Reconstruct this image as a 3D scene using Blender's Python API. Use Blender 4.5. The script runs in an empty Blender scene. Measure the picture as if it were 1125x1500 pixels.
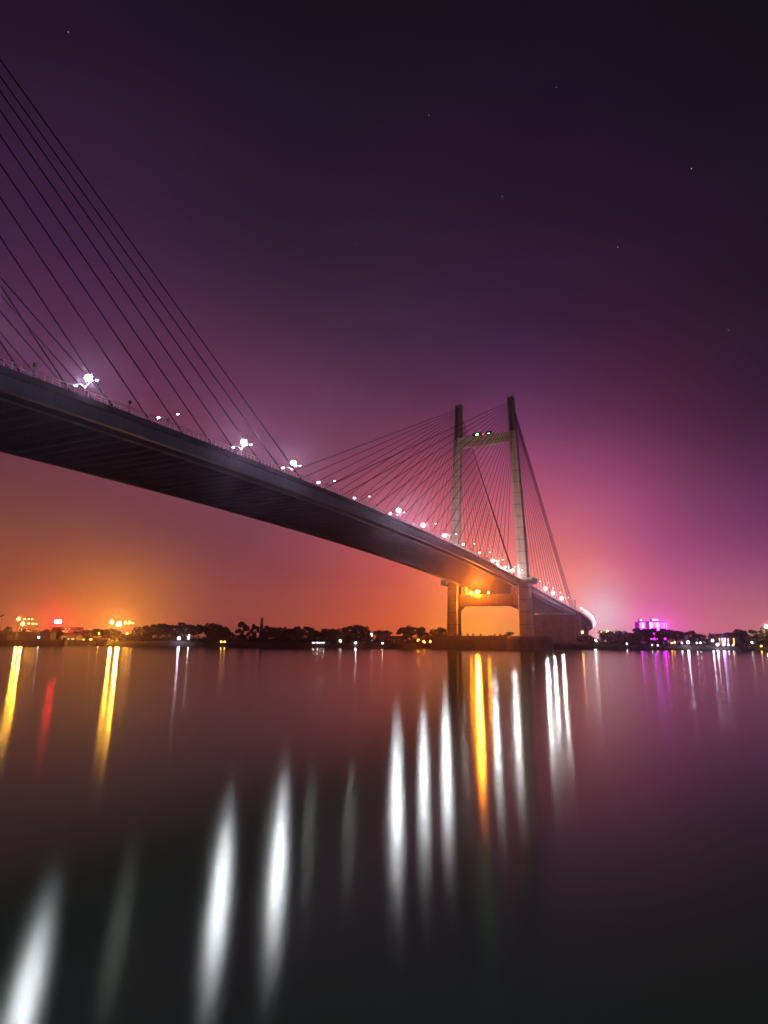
import bpy, bmesh, math, random
from mathutils import Vector, Matrix
random.seed(7)
PI = math.pi
sc = bpy.context.scene
COL = sc.collection

# ------------------------------------------------------------------ camera
F_PX, PITCH, ROLL, CAM_H = 942.40771, 0.19491, 0.00904, 4.35663
cr, sr = math.cos(ROLL), math.sin(ROLL)
cp, sp = math.cos(PITCH), math.sin(PITCH)
R0, U0, FW = Vector((1, 0, 0)), Vector((0, -sp, cp)), Vector((0, cp, sp))
RV, UV = R0*cr + U0*sr, U0*cr - R0*sr
cd = bpy.data.cameras.new('camera')
cam = bpy.data.objects.new('camera', cd); COL.objects.link(cam)
cd.sensor_fit = 'HORIZONTAL'; cd.sensor_width = 36.0; cd.lens = F_PX/1125*36
cd.clip_start = 0.5; cd.clip_end = 30000
cam.matrix_world = Matrix(((RV.x, UV.x, -FW.x, 0), (RV.y, UV.y, -FW.y, 0), (RV.z, UV.z, -FW.z, CAM_H), (0, 0, 0, 1)))
sc.camera = cam

def at(x, y, depth):
    """a point seen at (x, y) of the 1125 x 1500 photograph, this many metres out over the river"""
    d = RV*(x-562.5) + UV*(750-y) + FW*F_PX
    return Vector((0, 0, CAM_H)) + d*(depth/d.y)

# ------------------------------------------------------------------ tags and building blocks
def tag(o, label=None, cat=None, group=None, kind=None):
    if label: o['label'] = label
    if cat: o['category'] = cat
    if group: o['group'] = group
    if kind: o['kind'] = kind
    return o

def empty(name, loc=(0, 0, 0), rz=0.0, parent=None):
    o = bpy.data.objects.new(name, None); COL.objects.link(o)
    o.empty_display_size = 0.3
    o.location = loc; o.rotation_euler = (0, 0, rz)
    if parent: o.parent = parent
    return o

class MB:
    """collects faces, then links them as one mesh object"""
    def __init__(s): s.v, s.f = [], []
    def quad(s, *p):
        n = len(s.v); s.v += [tuple(q) for q in p]; s.f.append(tuple(range(n, n+len(p)))); return s
    def loft(s, rings, caps=True, closed=True):
        n0 = len(s.v); k = len(rings[0])
        for r in rings: s.v += [tuple(q) for q in r]
        for i in range(len(rings)-1):
            for j in range(k if closed else k-1):
                a = n0+i*k+j; b = n0+i*k+(j+1) % k
                s.f.append((a, b, b+k, a+k))
        if caps and closed:
            s.f.append(tuple(n0+j for j in reversed(range(k))))
            m = n0+(len(rings)-1)*k
            s.f.append(tuple(m+j for j in range(k)))
        return s
    def box(s, x0, x1, y0, y1, z0, z1):
        return s.loft([[(x0, y0, z), (x1, y0, z), (x1, y1, z), (x0, y1, z)] for z in (z0, z1)])
    def tube(s, pts, r, n=8, caps=True):
        pts = [Vector(p) for p in pts]
        rr = r if isinstance(r, (list, tuple)) else [r]*len(pts)
        rings = []
        for i, p in enumerate(pts):
            t = (pts[min(i+1, len(pts)-1)] - pts[max(i-1, 0)]).normalized()
            a = t.cross(Vector((0, 0, 1)))
            if a.length < 1e-3: a = t.cross(Vector((1, 0, 0)))
            a.normalize(); b = a.cross(t)
            rings.append([p + (a*math.cos(2*PI*j/n) + b*math.sin(2*PI*j/n))*rr[i] for j in range(n)])
        return s.loft(rings, caps)
    def lathe(s, c, prof, n=12):
        c = Vector(c)
        return s.loft([[c + Vector((r*math.cos(2*PI*j/n), r*math.sin(2*PI*j/n), z)) for j in range(n)] for r, z in prof])
    def ball(s, c, rx, ry, rz, n=8, m=5):
        prof = [(math.sin(PI*(i+.35)/(m+.7)), -math.cos(PI*(i+.35)/(m+.7))) for i in range(m+1)]
        c = Vector(c)
        return s.loft([[c + Vector((rx*q*math.cos(2*PI*j/n), ry*q*math.sin(2*PI*j/n), rz*z)) for j in range(n)] for q, z in prof])
    def mesh(s, name):
        me = bpy.data.meshes.new(name); me.from_pydata(s.v, [], s.f); me.update()
        bm = bmesh.new(); bm.from_mesh(me); bmesh.ops.recalc_face_normals(bm, faces=bm.faces); bm.to_mesh(me); bm.free()
        return me
    def build(s, name, mat, parent=None, smooth=False, bevel=0.0):
        me = s.mesh(name); me.materials.append(mat)
        if smooth:
            for p in me.polygons: p.use_smooth = True
        o = bpy.data.objects.new(name, me); COL.objects.link(o)
        if parent: o.parent = parent
        if bevel:
            b = o.modifiers.new('bevel', 'BEVEL'); b.width = bevel; b.segments = 2; b.limit_method = 'ANGLE'
        return o

def children(o): return [c for c in COL.objects if c.parent == o]
def copy_tree(o, parent=None):
    c = o.copy(); COL.objects.link(c); c.parent = parent
    for ch in children(o): copy_tree(ch, c)
    return c

# ------------------------------------------------------------------ materials
def nm(name):
    m = bpy.data.materials.new(name); m.use_nodes = True
    nt = m.node_tree; nt.nodes.clear()
    return m, nt, nt.nodes.new('ShaderNodeOutputMaterial')

def surf(name, c1, c2, scale=0.5, rough=0.7, metallic=0.0, bump=0.15, detail=5.0, stretch=(1, 1, 1), streak=0.0, joints=None, spec=0.5):
    """a surface mottled between two colours, optional run-off streaks and horizontal casting joints"""
    m, nt, out = nm(name); N, L = nt.nodes.new, nt.links.new
    tc = N('ShaderNodeTexCoord'); mp = N('ShaderNodeMapping'); mp.inputs['Scale'].default_value = stretch
    L(tc.outputs['Object'], mp.inputs[0])
    nz = N('ShaderNodeTexNoise'); nz.inputs['Scale'].default_value = scale; nz.inputs['Detail'].default_value = detail
    L(mp.outputs[0], nz.inputs['Vector'])
    mix = N('ShaderNodeMix'); mix.data_type = 'RGBA'; mix.inputs[6].default_value = (*c1, 1); mix.inputs[7].default_value = (*c2, 1)
    rmp = N('ShaderNodeMapRange'); rmp.inputs[1].default_value = .35; rmp.inputs[2].default_value = .65
    L(nz.outputs['Fac'], rmp.inputs[0]); L(rmp.outputs[0], mix.inputs[0])
    col = mix.outputs[2]
    if streak:
        m2 = N('ShaderNodeMapping'); m2.inputs['Scale'].default_value = (1.6, 1.6, .05); L(tc.outputs['Object'], m2.inputs[0])
        n2 = N('ShaderNodeTexNoise'); n2.inputs['Scale'].default_value = 1.0; n2.inputs['Detail'].default_value = 4; L(m2.outputs[0], n2.inputs['Vector'])
        r2 = N('ShaderNodeMapRange'); r2.inputs[1].default_value = .42; r2.inputs[2].default_value = .7; r2.inputs[3].default_value = 1; r2.inputs[4].default_value = 1-streak
        L(n2.outputs['Fac'], r2.inputs[0])
        mm = N('ShaderNodeVectorMath'); mm.operation = 'SCALE'; L(col, mm.inputs[0]); L(r2.outputs[0], mm.inputs['Scale']); col = mm.outputs[0]
    if joints:
        sx = N('ShaderNodeSeparateXYZ'); L(tc.outputs['Object'], sx.inputs[0])
        mo = N('ShaderNodeMath'); mo.operation = 'PINGPONG'; mo.inputs[1].default_value = joints/2; L(sx.outputs['Z'], mo.inputs[0])
        lt = N('ShaderNodeMapRange'); lt.inputs[1].default_value = .12; lt.inputs[2].default_value = .3; lt.inputs[3].default_value = .55; lt.inputs[4].default_value = 1
        L(mo.outputs[0], lt.inputs[0])
        mm = N('ShaderNodeVectorMath'); mm.operation = 'SCALE'; L(col, mm.inputs[0]); L(lt.outputs[0], mm.inputs['Scale']); col = mm.outputs[0]
    b = N('ShaderNodeBsdfPrincipled'); b.inputs['Roughness'].default_value = rough; b.inputs['Metallic'].default_value = metallic; b.inputs['Specular IOR Level'].default_value = spec
    L(col, b.inputs['Base Color'])
    if bump:
        bp = N('ShaderNodeBump'); bp.inputs['Strength'].default_value = bump; L(nz.outputs['Fac'], bp.inputs['Height']); L(bp.outputs[0], b.inputs['Normal'])
    L(b.outputs[0], out.inputs[0])
    return m

def glow(name, c, s):
    m, nt, out = nm(name); e = nt.nodes.new('ShaderNodeEmission')
    e.inputs[0].default_value = (*c, 1); e.inputs[1].default_value = s
    nt.links.new(e.outputs[0], out.inputs[0]); return m

M = {
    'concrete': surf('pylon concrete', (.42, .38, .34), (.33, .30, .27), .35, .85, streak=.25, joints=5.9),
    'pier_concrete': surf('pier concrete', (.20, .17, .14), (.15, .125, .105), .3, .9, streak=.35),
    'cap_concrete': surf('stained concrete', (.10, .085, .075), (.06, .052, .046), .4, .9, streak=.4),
    'deck_paint': surf('grey painted steel', (.055, .085, .12), (.04, .065, .095), .25, .55, streak=.25),
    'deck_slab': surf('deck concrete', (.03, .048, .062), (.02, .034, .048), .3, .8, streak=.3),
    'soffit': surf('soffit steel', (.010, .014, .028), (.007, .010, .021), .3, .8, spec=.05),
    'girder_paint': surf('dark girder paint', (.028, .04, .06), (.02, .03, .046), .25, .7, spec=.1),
    'asphalt': surf('asphalt', (.06, .06, .06), (.045, .045, .048), 1.2, .9),
    'head_steel': surf('anchorage steel', (.19, .165, .165), (.13, .115, .115), .6, .5, streak=.3),
    'rail': surf('rail paint', (.58, .56, .58), (.46, .45, .47), .8, .5),
    'cable': surf('cable sheath', (.008, .006, .007), (.005, .004, .005), .8, 1.0, bump=0, spec=0.0),
    'pole': surf('lamp pole paint', (.30, .29, .27), (.24, .23, .22), 1.5, .45),
    'dark_metal': surf('dark metal', (.05, .05, .055), (.035, .035, .04), 2, .5),
    'hull': surf('hull paint', (.022, .018, .022), (.015, .012, .015), .6, .6, streak=.3),
    'cabin': surf('cabin paint', (.06, .05, .05), (.04, .035, .034), .7, .7, streak=.3),
    'land': surf('bank mud', (.030, .022, .018), (.016, .012, .010), .15, .95, bump=.4),
    'leaf': surf('leaves', (.030, .038, .016), (.015, .022, .009), .9, .7, bump=0),
    'leaf_b': surf('olive leaves', (.045, .044, .020), (.024, .025, .011), .9, .7, bump=0),
    'bark': surf('bark', (.055, .042, .032), (.035, .027, .02), 2, .9),
    'wall_a': surf('plaster', (.30, .26, .22), (.22, .19, .16), .3, .9, streak=.3),
    'wall_b': surf('dusty render', (.22, .19, .18), (.16, .14, .13), .3, .9, streak=.3),
    'roof': surf('roof sheet', (.13, .10, .085), (.09, .07, .06), .4, .8),
    'lamp_white': glow('street lamp light', (1.0, .93, .86), 350),
    'lamp_bright': glow('bright street lamp light', (.97, .91, .96), 1500),
    'lamp_beam': glow('beam street lamp light', (.98, .89, .93), 1000),
    'lamp_flood': glow('flood light', (.96, .91, 1.0), 1500),
    'lamp_weak': glow('weak lamp light', (1.0, .93, .86), 10),
    'sodium': glow('sodium light', (1.0, .40, .04), 2600),
    'sodium_mid': glow('weak sodium light', (1.0, .38, .05), 70),
    'sodium_low': glow('orange low light', (1.0, .23, .010), 700),
    'sodium_pier': glow('pier sodium light', (1.0, .22, .009), 17000),
    'pylon_flood': glow('pylon flood light', (1.0, .56, .46), 10500),
    'pylon_flood_dim': glow('dimmer pylon flood light', (1.0, .56, .48), 3600),
    'viaduct_light': glow('viaduct lamp light', (1.0, .70, .66), 260),
    'yellow': glow('yellow light', (1.0, .82, .25), 300),
    'shore_white': glow('shore light', (1.0, .84, .86), 75),
    'shore_violet': glow('violet shore light', (.9, .72, 1.0), 140),
    'red_sign': glow('red sign light', (1.0, .006, .02), 560),
    'magenta': glow('magenta facade light', (1.0, .010, .86), 60),
    'pale_violet': glow('pale violet facade light', (.45, .14, 1.0), 20),
    'warm_win': glow('lit window', (1.0, .50, .18), 3.0),
    'white_win_wall': glow('white lit window and wall', (1.0, .86, .74), 4.0),
    'green_led': glow('green light', (.12, 1.0, .22), 45),
    'red_led': glow('red light', (1.0, .06, .08), 3),
    'white_led': glow('white light', (.7, 1.0, .9), 4),
}

# ------------------------------------------------------------------ sky: city glow by direction
SKY=[
(0,999,0,200,0.0059,0.0045,0.0102),
(0,999,0,40,0.0064,0.0043,0.0000),
(0,999,0,14,0.0680,0.0096,0.0000),
(0,999,0,7,0.1407,0.0241,0.0000),
(-30,12,0,12,0.0938,0.0312,0.0000),
(-30,14,0,5,0.0722,0.0000,0.0000),
(-15,14,0,5,0.0000,0.0000,0.0345),
(0,14,0,26,0.0000,0.0135,0.0000),
(0,12,0,12,0.0560,0.0061,0.0000),
(0,14,0,5,0.0902,0.0452,0.0000),
(9,12,0,12,0.2362,0.0000,0.0000),
(9,14,0,5,0.2931,0.0000,0.0000),
(30,12,0,12,0.0000,0.0000,0.1918),
(30,14,0,5,0.4210,0.1650,0.0476),
(18.5,2.2,2,2.5,0.0000,0.4586,0.6103),
(9,5,0,6,0.1028,0.3116,0.0000),
(-22.4,5,1.5,4,0.5288,0.2031,0.0000),
(-31,4,2,3,0.0000,0.0264,0.0188),
(8,12,8,8,0.3584,0.0419,0.0000),
(18,10,10,8,0.0498,0.0329,0.0000),
(-27,12,22,12,0.0000,0.0000,0.0041),
(-30,16,16,10,0.0409,0.0039,0.0167),
(-30,18,28,14,0.0355,0.0072,0.0363),
(-30,18,8,6,0.0330,0.0231,0.0135),
(-12,16,16,10,0.0961,0.0232,0.0386),
(-12,18,28,14,0.0000,0.0029,0.0057),
(3,16,16,10,0.0073,0.0022,0.0403),
(3,18,28,14,0.0150,0.0000,0.0092),
(3,18,8,6,0.0000,0.0000,0.0508),
(14,18,28,14,0.0084,0.0019,0.0128),
(14,18,8,6,0.0000,0.0227,0.0000),
(26,18,8,6,0.0514,0.0000,0.0000),
(0,999,25,15,0.0000,0.0000,0.0024),
(12,6,14,8,0.0578,0.0162,0.0774),
(20,6,8,8,0.0953,0.0000,0.1054),
(24,8,6,8,0.0029,0.0000,0.0000),
(16,5,12,8,0.0000,0.0000,0.0208),
(24,8,18,12,0.0168,0.0012,0.0000),
(17,4,4,5,0.2475,0.1183,0.0000),
]
def az_el(x, y):
    d = (RV*(x-562.5) + UV*(750-y) + FW*F_PX).normalized(); return d
w = bpy.data.worlds.new('World'); sc.world = w; w.use_nodes = True
nt = w.node_tree; nt.nodes.clear(); N, L = nt.nodes.new, nt.links.new
def mth(op, a, b=None, c=None):
    n = N('ShaderNodeMath'); n.operation = op
    for i, v in enumerate((a, b, c)):
        if v is None: continue
        if isinstance(v, (int, float)): n.inputs[i].default_value = v
        else: L(v, n.inputs[i])
    return n.outputs[0]
tc = N('ShaderNodeTexCoord'); nv = N('ShaderNodeVectorMath'); nv.operation = 'NORMALIZE'; L(tc.outputs['Generated'], nv.inputs[0])
sx = N('ShaderNodeSeparateXYZ'); L(nv.outputs[0], sx.inputs[0])
EL = mth('MULTIPLY', mth('ARCSINE', mth('MAXIMUM', sx.outputs['Z'], 0.0)), 180/PI)
AZ = mth('MULTIPLY', mth('ARCTAN2', sx.outputs['X'], sx.outputs['Y']), 180/PI)
acc = None
for a0, wa, e0, we, r_, g_, b_ in SKY:
    de = mth('MULTIPLY_ADD', EL, 1/we, -e0/we)
    t = mth('MULTIPLY', de, de)
    if wa < 500:
        da = mth('MULTIPLY_ADD', AZ, 1/wa, -a0/wa)
        t = mth('MULTIPLY_ADD', da, da, t)
    ex = mth('POWER', math.e, mth('MULTIPLY', t, -1.0))
    ma = N('ShaderNodeVectorMath'); ma.operation = 'MULTIPLY_ADD'
    L(ex, ma.inputs[0]); ma.inputs[1].default_value = (r_, g_, b_)
    if acc is None: ma.inputs[2].default_value = (0, 0, 0)
    else: L(acc, ma.inputs[2])
    acc = ma.outputs[0]
for (x, y, s) in ((100, 47, .5), (736, 288, .45), (1013, 247, .8), (905, 362, .5), (628, 169, .28), (1067, 483, .35), (520, 358, .25), (815, 128, .2)):
    dv = N('ShaderNodeVectorMath'); dv.operation = 'DISTANCE'; L(nv.outputs[0], dv.inputs[0]); dv.inputs[1].default_value = az_el(x, y)
    k = mth('MULTIPLY', mth('LESS_THAN', dv.outputs['Value'], .0007), s*.45)
    ad = N('ShaderNodeVectorMath'); ad.operation = 'ADD'; L(acc, ad.inputs[0]); L(k, ad.inputs[1]); acc = ad.outputs[0]
# thin uneven haze: the glow is a little patchy, in flat drifts
mpn = N('ShaderNodeMapping'); mpn.inputs['Scale'].default_value = (1, 1, 2.6); L(nv.outputs[0], mpn.inputs[0])
nzs = N('ShaderNodeTexNoise'); nzs.inputs['Scale'].default_value = 3.2; nzs.inputs['Detail'].default_value = 6; nzs.inputs['Roughness'].default_value = .55; L(mpn.outputs[0], nzs.inputs['Vector'])
pch = N('ShaderNodeVectorMath'); pch.operation = 'SCALE'; L(acc, pch.inputs[0]); L(mth('MULTIPLY_ADD', nzs.outputs['Fac'], .5, .75), pch.inputs['Scale']); acc = pch.outputs[0]
bg = N('ShaderNodeBackground'); L(acc, bg.inputs[0]); bg.inputs[1].default_value = 1.0
wo = N('ShaderNodeOutputWorld'); L(bg.outputs[0], wo.inputs[0])

# weak bluish fill from the viewer's right, added to cool the deck fascia
sl = bpy.data.lights.new('fascia_fill', 'SUN'); sl.energy = 0.20; sl.angle = math.radians(3); sl.color = (.42, .72, 1.0)
so = bpy.data.objects.new('fascia_fill', sl); COL.objects.link(so)
so.rotation_euler = Vector((-.90, .44, -.16)).to_track_quat('-Z', 'Y').to_euler()
# ------------------------------------------------------------------ the bridge
BX, BY, PHI = 52.62694, 322.73084, 0.45417
def bw(a, s, z=0.0):
    """bridge frame (a across towards the viewer's side, s along, away from the viewer) to world"""
    return Vector((BX + s*math.sin(PHI) + a*math.cos(PHI), BY + s*math.cos(PHI) - a*math.sin(PHI), z))
Z0, KC, L2 = 33.1033, 0.00016, -188.725
SN, SE = -352.0, 151.0            # near pylon, end of the side span
def zd(s):
    if s < 0:
        z = Z0 + KC*(L2*L2 - (s-L2)**2)
        return z
    return Z0 - .0604*s + .00003*s*s
bridge = empty('cable_stayed_bridge', (BX, BY, 0), -PHI)
tag(bridge, 'long cable stayed bridge with two-legged concrete pylon and fanned cables over the river', 'bridge')

S_ALL = [SN-40 + 4.0*i for i in range(int((SE-SN+40)/4)+1)] + [SE]
def sweep(prof, s_list=S_ALL):
    """a closed (across, below-deck-level) outline swept along the deck"""
    return MB().loft([[(a, s, zd(s)+z) for a, z in prof] for s in s_list])
E_ = 17.2
sweep([(-E_, -.35), (E_, -.35), (E_, -.95), (E_+.12, -.95), (E_+.12, 0), (E_-.25, 0), (E_-.25, -.12), (-E_+.25, -.12), (-E_+.25, 0), (-E_, 0)]).build('deck_slab', M['deck_slab'], bridge)
sweep([(-13, -.11), (-.6, -.11), (-.6, .12), (.6, .12), (.6, -.11), (13, -.11), (13, -.118), (-13, -.118)]).build('roadway', M['asphalt'], bridge)
sweep([(16.4, -.952), (16.9, -.952), (16.9, -2.75), (17.0, -2.75), (17.0, -2.95), (16.1, -2.95), (16.1, -2.75), (16.4, -2.75)]).build('edge_beam', M['deck_paint'], bridge)
for a in (13.3, -13.3):
    b = 2.75 if a > 0 else 2.25
    sweep([(a-.12, -.352), (a+.12, -.352), (a+.12, -b), (a+.5, -b), (a+.5, -b-.14), (a-.5, -b-.14), (a-.5, -b), (a-.12, -b)]).build('main_girder', M['girder_paint'], bridge)
# cross beams and troughs: one ribbed sheet between the edge beam and the far girder
mb = MB(); rings = []
s = SN-36
while s < SE-3:
    for ds, d in ((0, -.5), (.05, -1.55), (-.18, -1.56), (-.18, -1.7), (.63, -1.7), (.63, -1.56), (.4, -1.55), (.45, -.5)):
        rings.append([(a, s+ds, zd(s)+d) for a in (-13.2, 0, 13.2)] + [])
    s += 3.1
mb.loft(rings, caps=False, closed=False)
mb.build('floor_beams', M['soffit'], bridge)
# cantilever brackets outside the near girder, one ribbed sheet
mb = MB(); rings = []
s = SN-36
while s < SE-3:
    for ds, d0, d1 in ((0, -.5, -.5), (.05, -1.8, -1.0), (.4, -1.8, -1.0), (.45, -.5, -.5)):
        rings.append([(13.45, s+ds, zd(s)+d0), (16.35, s+ds, zd(s)+d1)])
    s += 3.1
mb.loft(rings, caps=False, closed=False)
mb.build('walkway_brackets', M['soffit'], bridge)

def railing(a):
    mb = MB(); st = 1.15
    for h, r in ((.98, .045), (.52, .022)):
        mb.loft([[(a-r, q, zd(q)+h-r), (a+r, q, zd(q)+h-r), (a+r, q, zd(q)+h+r), (a-r, q, zd(q)+h+r)] for q in S_ALL])
    s = -300.0
    while s < SE:
        r = .035 if round(s/st) % 4 else .055
        mb.box(a-r, a+r, s-r, s+r, zd(s)-.02, zd(s)+.95); s += st
    return mb.build('railing', M['rail'], bridge)
railing(E_-.05); railing(-E_+.05)

def rect(a, s, wa, ws, z, ch=.35):
    x, y = wa/2, ws/2
    return [(a-x+ch, s-y, z), (a+x-ch, s-y, z), (a+x, s-y+ch, z), (a+x, s+y-ch, z), (a+x-ch, s+y, z), (a-x+ch, s+y, z), (a-x, s+y-ch, z), (a-x, s-y+ch, z)]
def leg_a(z):
    if z < Z0: return 18.51 + (17.99-18.51)*(z-6)/(Z0-6)
    return 17.99 + (14.09-17.99)*(z-Z0)/(128-Z0)
def make_pylon(s0, detail=True):
    py = empty('pylon', (0, s0, 0), 0, bridge)
    for sg in (1, -1):
        rings = []
        for z, wa, ws in ((5.5, 6.0, 7.0), (9, 5.6, 6.6), (20, 5.4, 6.4), (31.5, 5.3, 6.2), (34.5, 4.7, 5.6), (60, 4.3, 5.0), (85, 3.9, 4.5), (109.6, 3.55, 4.2)):
            rings.append(rect(sg*leg_a(z), 0, wa, ws, z))
        MB().loft(rings).build('leg', M['concrete'], py)
        # anchorage head: flanged steel box, cables enter the slot between the flanges
        rr = []
        for z in (109.62, 127.2):
            a = sg*leg_a(z)
            rr.append([(a-1.55, -1.9, z), (a-.75, -1.9, z), (a-.75, -1.2, z), (a+.75, -1.2, z), (a+.75, -1.9, z), (a+1.55, -1.9, z),
                       (a+1.55, 1.9, z), (a+.75, 1.9, z), (a+.75, 1.2, z), (a-.75, 1.2, z), (a-.75, 1.9, z), (a-1.55, 1.9, z)])
        hd = MB().loft(rr).build('anchorage_head', M['head_steel'], py)
        a = sg*leg_a(128)
        t = MB().box(a-1.75, a+1.75, -2.1, 2.1, 127.22, 127.7)
        t.tube([(a-.9, -1.2, 127.6), (a-.9, -1.2, 129.6)], .09, 6).tube([(a+1.2, 1.2, 127.6), (a+1.2, 1.2, 130.4)], .09, 6).box(a+.2, a+1.0, -1.0, .4, 127.7, 128.7)
        t.build('head_cap', M['head_steel'], hd)
    # upper cross beam just under the heads, lower cross beam under the deck
    a0 = leg_a(107) - 1.9
    MB().loft([[(sx_, -1.5, 104.2), (sx_, 1.5, 104.2), (sx_, 1.5, 109.3), (sx_, -1.5, 109.3)] for sx_ in (-a0, a0)]).build('upper_crossbeam', M['concrete'], py)
    a1 = leg_a(24) - 2.68
    ch = 2.4
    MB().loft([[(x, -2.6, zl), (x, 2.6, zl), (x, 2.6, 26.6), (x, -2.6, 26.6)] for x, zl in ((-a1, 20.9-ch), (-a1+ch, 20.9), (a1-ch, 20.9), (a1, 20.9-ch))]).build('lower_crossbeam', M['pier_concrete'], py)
    # bearing stools on the lower beam
    for a in (-12.6, 12.6):
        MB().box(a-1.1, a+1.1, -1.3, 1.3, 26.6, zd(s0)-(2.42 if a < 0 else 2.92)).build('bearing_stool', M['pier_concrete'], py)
    if detail:
        for sg in (1, -1):
            a = sg*(leg_a(34)+2.9)
            pm = MB()
            x0, x1 = (a-.5, a+2.6) if sg > 0 else (a-2.6, a+.5)
            pm.loft([[(x0, -5.5, 31.4), (x1-.6*sg if sg > 0 else x1, -5.5, 31.9), (x1, 5.5, 31.9), (x0, 5.5, 31.4)], [(x0, -5.5, 34.0), (x1, -5.5, 34.0), (x1, 5.5, 34.0), (x0, 5.5, 34.0)]])
            po = pm.build('service_platform', M['head_steel'], py)
            rm = MB()
            xo = x1-.1 if sg > 0 else x0+.1
            for h in (34.6, 35.2): rm.tube([(x0 if sg > 0 else x1, -5.4, h), (xo, -5.4, h), (xo, 5.4, h), (x0 if sg > 0 else x1, 5.4, h)], .05, 5)
            for q in (-5.4, -2.7, 0, 2.7, 5.4): rm.tube([(xo, q, 33.95), (xo, q, 35.2)], .06, 5)
            rm.build('platform_rail', M['rail'], po)
    return py
far_pylon = make_pylon(0.0)
near_pylon = make_pylon(SN, detail=False)
near_pylon.scale = (1, 1, 1.0)
for c in children(near_pylon): pass

# pile caps
def pile_cap(s0):
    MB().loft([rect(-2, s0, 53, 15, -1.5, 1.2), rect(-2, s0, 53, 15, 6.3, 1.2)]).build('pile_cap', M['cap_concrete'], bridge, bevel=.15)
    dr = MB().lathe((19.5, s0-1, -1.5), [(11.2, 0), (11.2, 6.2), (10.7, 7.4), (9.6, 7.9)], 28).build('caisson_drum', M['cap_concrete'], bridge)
pile_cap(0.0); pile_cap(SN)

# cables
def cable(p, q, r):
    MB().tube([p, q], r, 6).build('stay_cable', M['cable'], bridge, smooth=True)
AC = 16.2
for sg in (1, -1):
    # main span, far half
    for i in range(20):
        s = -187.5 + 8.55*i
        zt = 125.8 - i*.78
        cable((sg*(leg_a(zt)), -1.4, zt), (sg*AC, s, zd(s)-.3), .10)
    # side span: evenly fanned, then the back-stay bundle at the end
    for i in range(12):
        s = 16 + 9.3*i; zt = 111.5 + i*1.05
        cable((sg*leg_a(zt), 1.4, zt), (sg*AC, s, zd(s)-.3), .10)
    for i in range(4):
        s = 136 + 3.2*i; zt = 124.3 + i*.6
        cable((sg*(leg_a(zt)+.25*(i-1.5)), 1.4, zt), (sg*(AC+.25*(i-1.5)), s, zd(s)-.3), .16)
    # main span, near half
    for i in range(14):
        s = -194.0 - 7.55*i; zt = 125.2 - .0*i
        if i < 8: zt = (124.6, 124.6, 125.9, 126.6, 126.6, 126.6, 126.6, 126.6)[i]
        cable((sg*leg_a(zt), SN+1.4, zt), (sg*AC, s, zd(s)-.3), .095)

# anchor pier at the end of the side span
MB().loft([rect(1.0, SE+2, 33, 5, 1.0, .5), rect(1.0, SE+2, 32, 4.5, zd(SE)-3.9, .5)]).loft([rect(1.0, SE+2, 35, 6, zd(SE)-3.88, .4), rect(1.0, SE+2, 35.6, 6.4, zd(SE)-2.55, .4)]).build('anchor_pier', M['pier_concrete'], bridge)
for a in (17.2, -15.2):
    MB().loft([rect(a, SE+2, 4.6, 8, 1.0), rect(a, SE+2, 4.2, 7.4, zd(SE)-1.02)]).build('anchor_pier_column', M['pier_concrete'], bridge)
# gate frame on the deck end
MB().tube([(16.0, SE-2, zd(SE)-.1), (16.0, SE-2, zd(SE)+7.5), (16.0, SE+4, zd(SE)+7.5), (16.0, SE+4, zd(SE)-.3)], .22, 6).tube([(16, SE-2, zd(SE)+3.8), (16, SE+4, zd(SE)+3.8)], .15, 5).tube([(16, SE-2, zd(SE)+.2), (16, SE+4, zd(SE)+3.8)], .12, 5).build('deck_end_frame', M['dark_metal'], bridge)

# ------------------------------------------------------------------ curving approach viaduct
via = empty('approach_viaduct', bw(0, SE+6, 0))
tag(via, 'curving approach viaduct on rows of columns behind the bridge end pier', 'viaduct')
path = []; hd = PHI; P = bw(0, SE+5.6, zd(SE)); zz = zd(SE)
for i in range(150):
    path.append((P.copy(), hd))
    hd -= 4.0/(1000 if i < 38 else 290)
    P = P + Vector((math.sin(hd)*4, math.cos(hd)*4, -.052*4 if i < 110 else 0.0))
o0 = via.location
def across(P, h, a, z): return P + Vector((math.cos(h)*a, -math.sin(h)*a, z)) - o0
MB().loft([[across(p, h, a, z) for a, z in ((-14, -.4), (-10, -1.6), (12.5, -1.6), (15.8, -.7), (16.2, -.7), (16.2, 1.0), (15.9, 1.0), (15.9, -.05), (-14, -.05))] for p, h in path]).build('viaduct_deck', M['wall_a'], via)
for i in range(4, 148, 7):
    p, h = path[i]
    for a in (-9, 11.5):
        if p.z < 5: continue
        b = across(p, h, a, -1.62)
        pm = MB(); pm.loft([[(b.x+1.1*math.cos(q), b.y+1.1*math.sin(q), z) for q in [2*PI*j/10 for j in range(10)]] for z in (2.0-0*p.z, b.z)])
        pm.build('column', M['wall_a'], via)

ordn = ['first', 'second', 'third', 'fourth', 'fifth', 'sixth', 'seventh', 'eighth', 'ninth', 'tenth', 'eleventh', 'twelfth', 'thirteenth', 'fourteenth']
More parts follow.
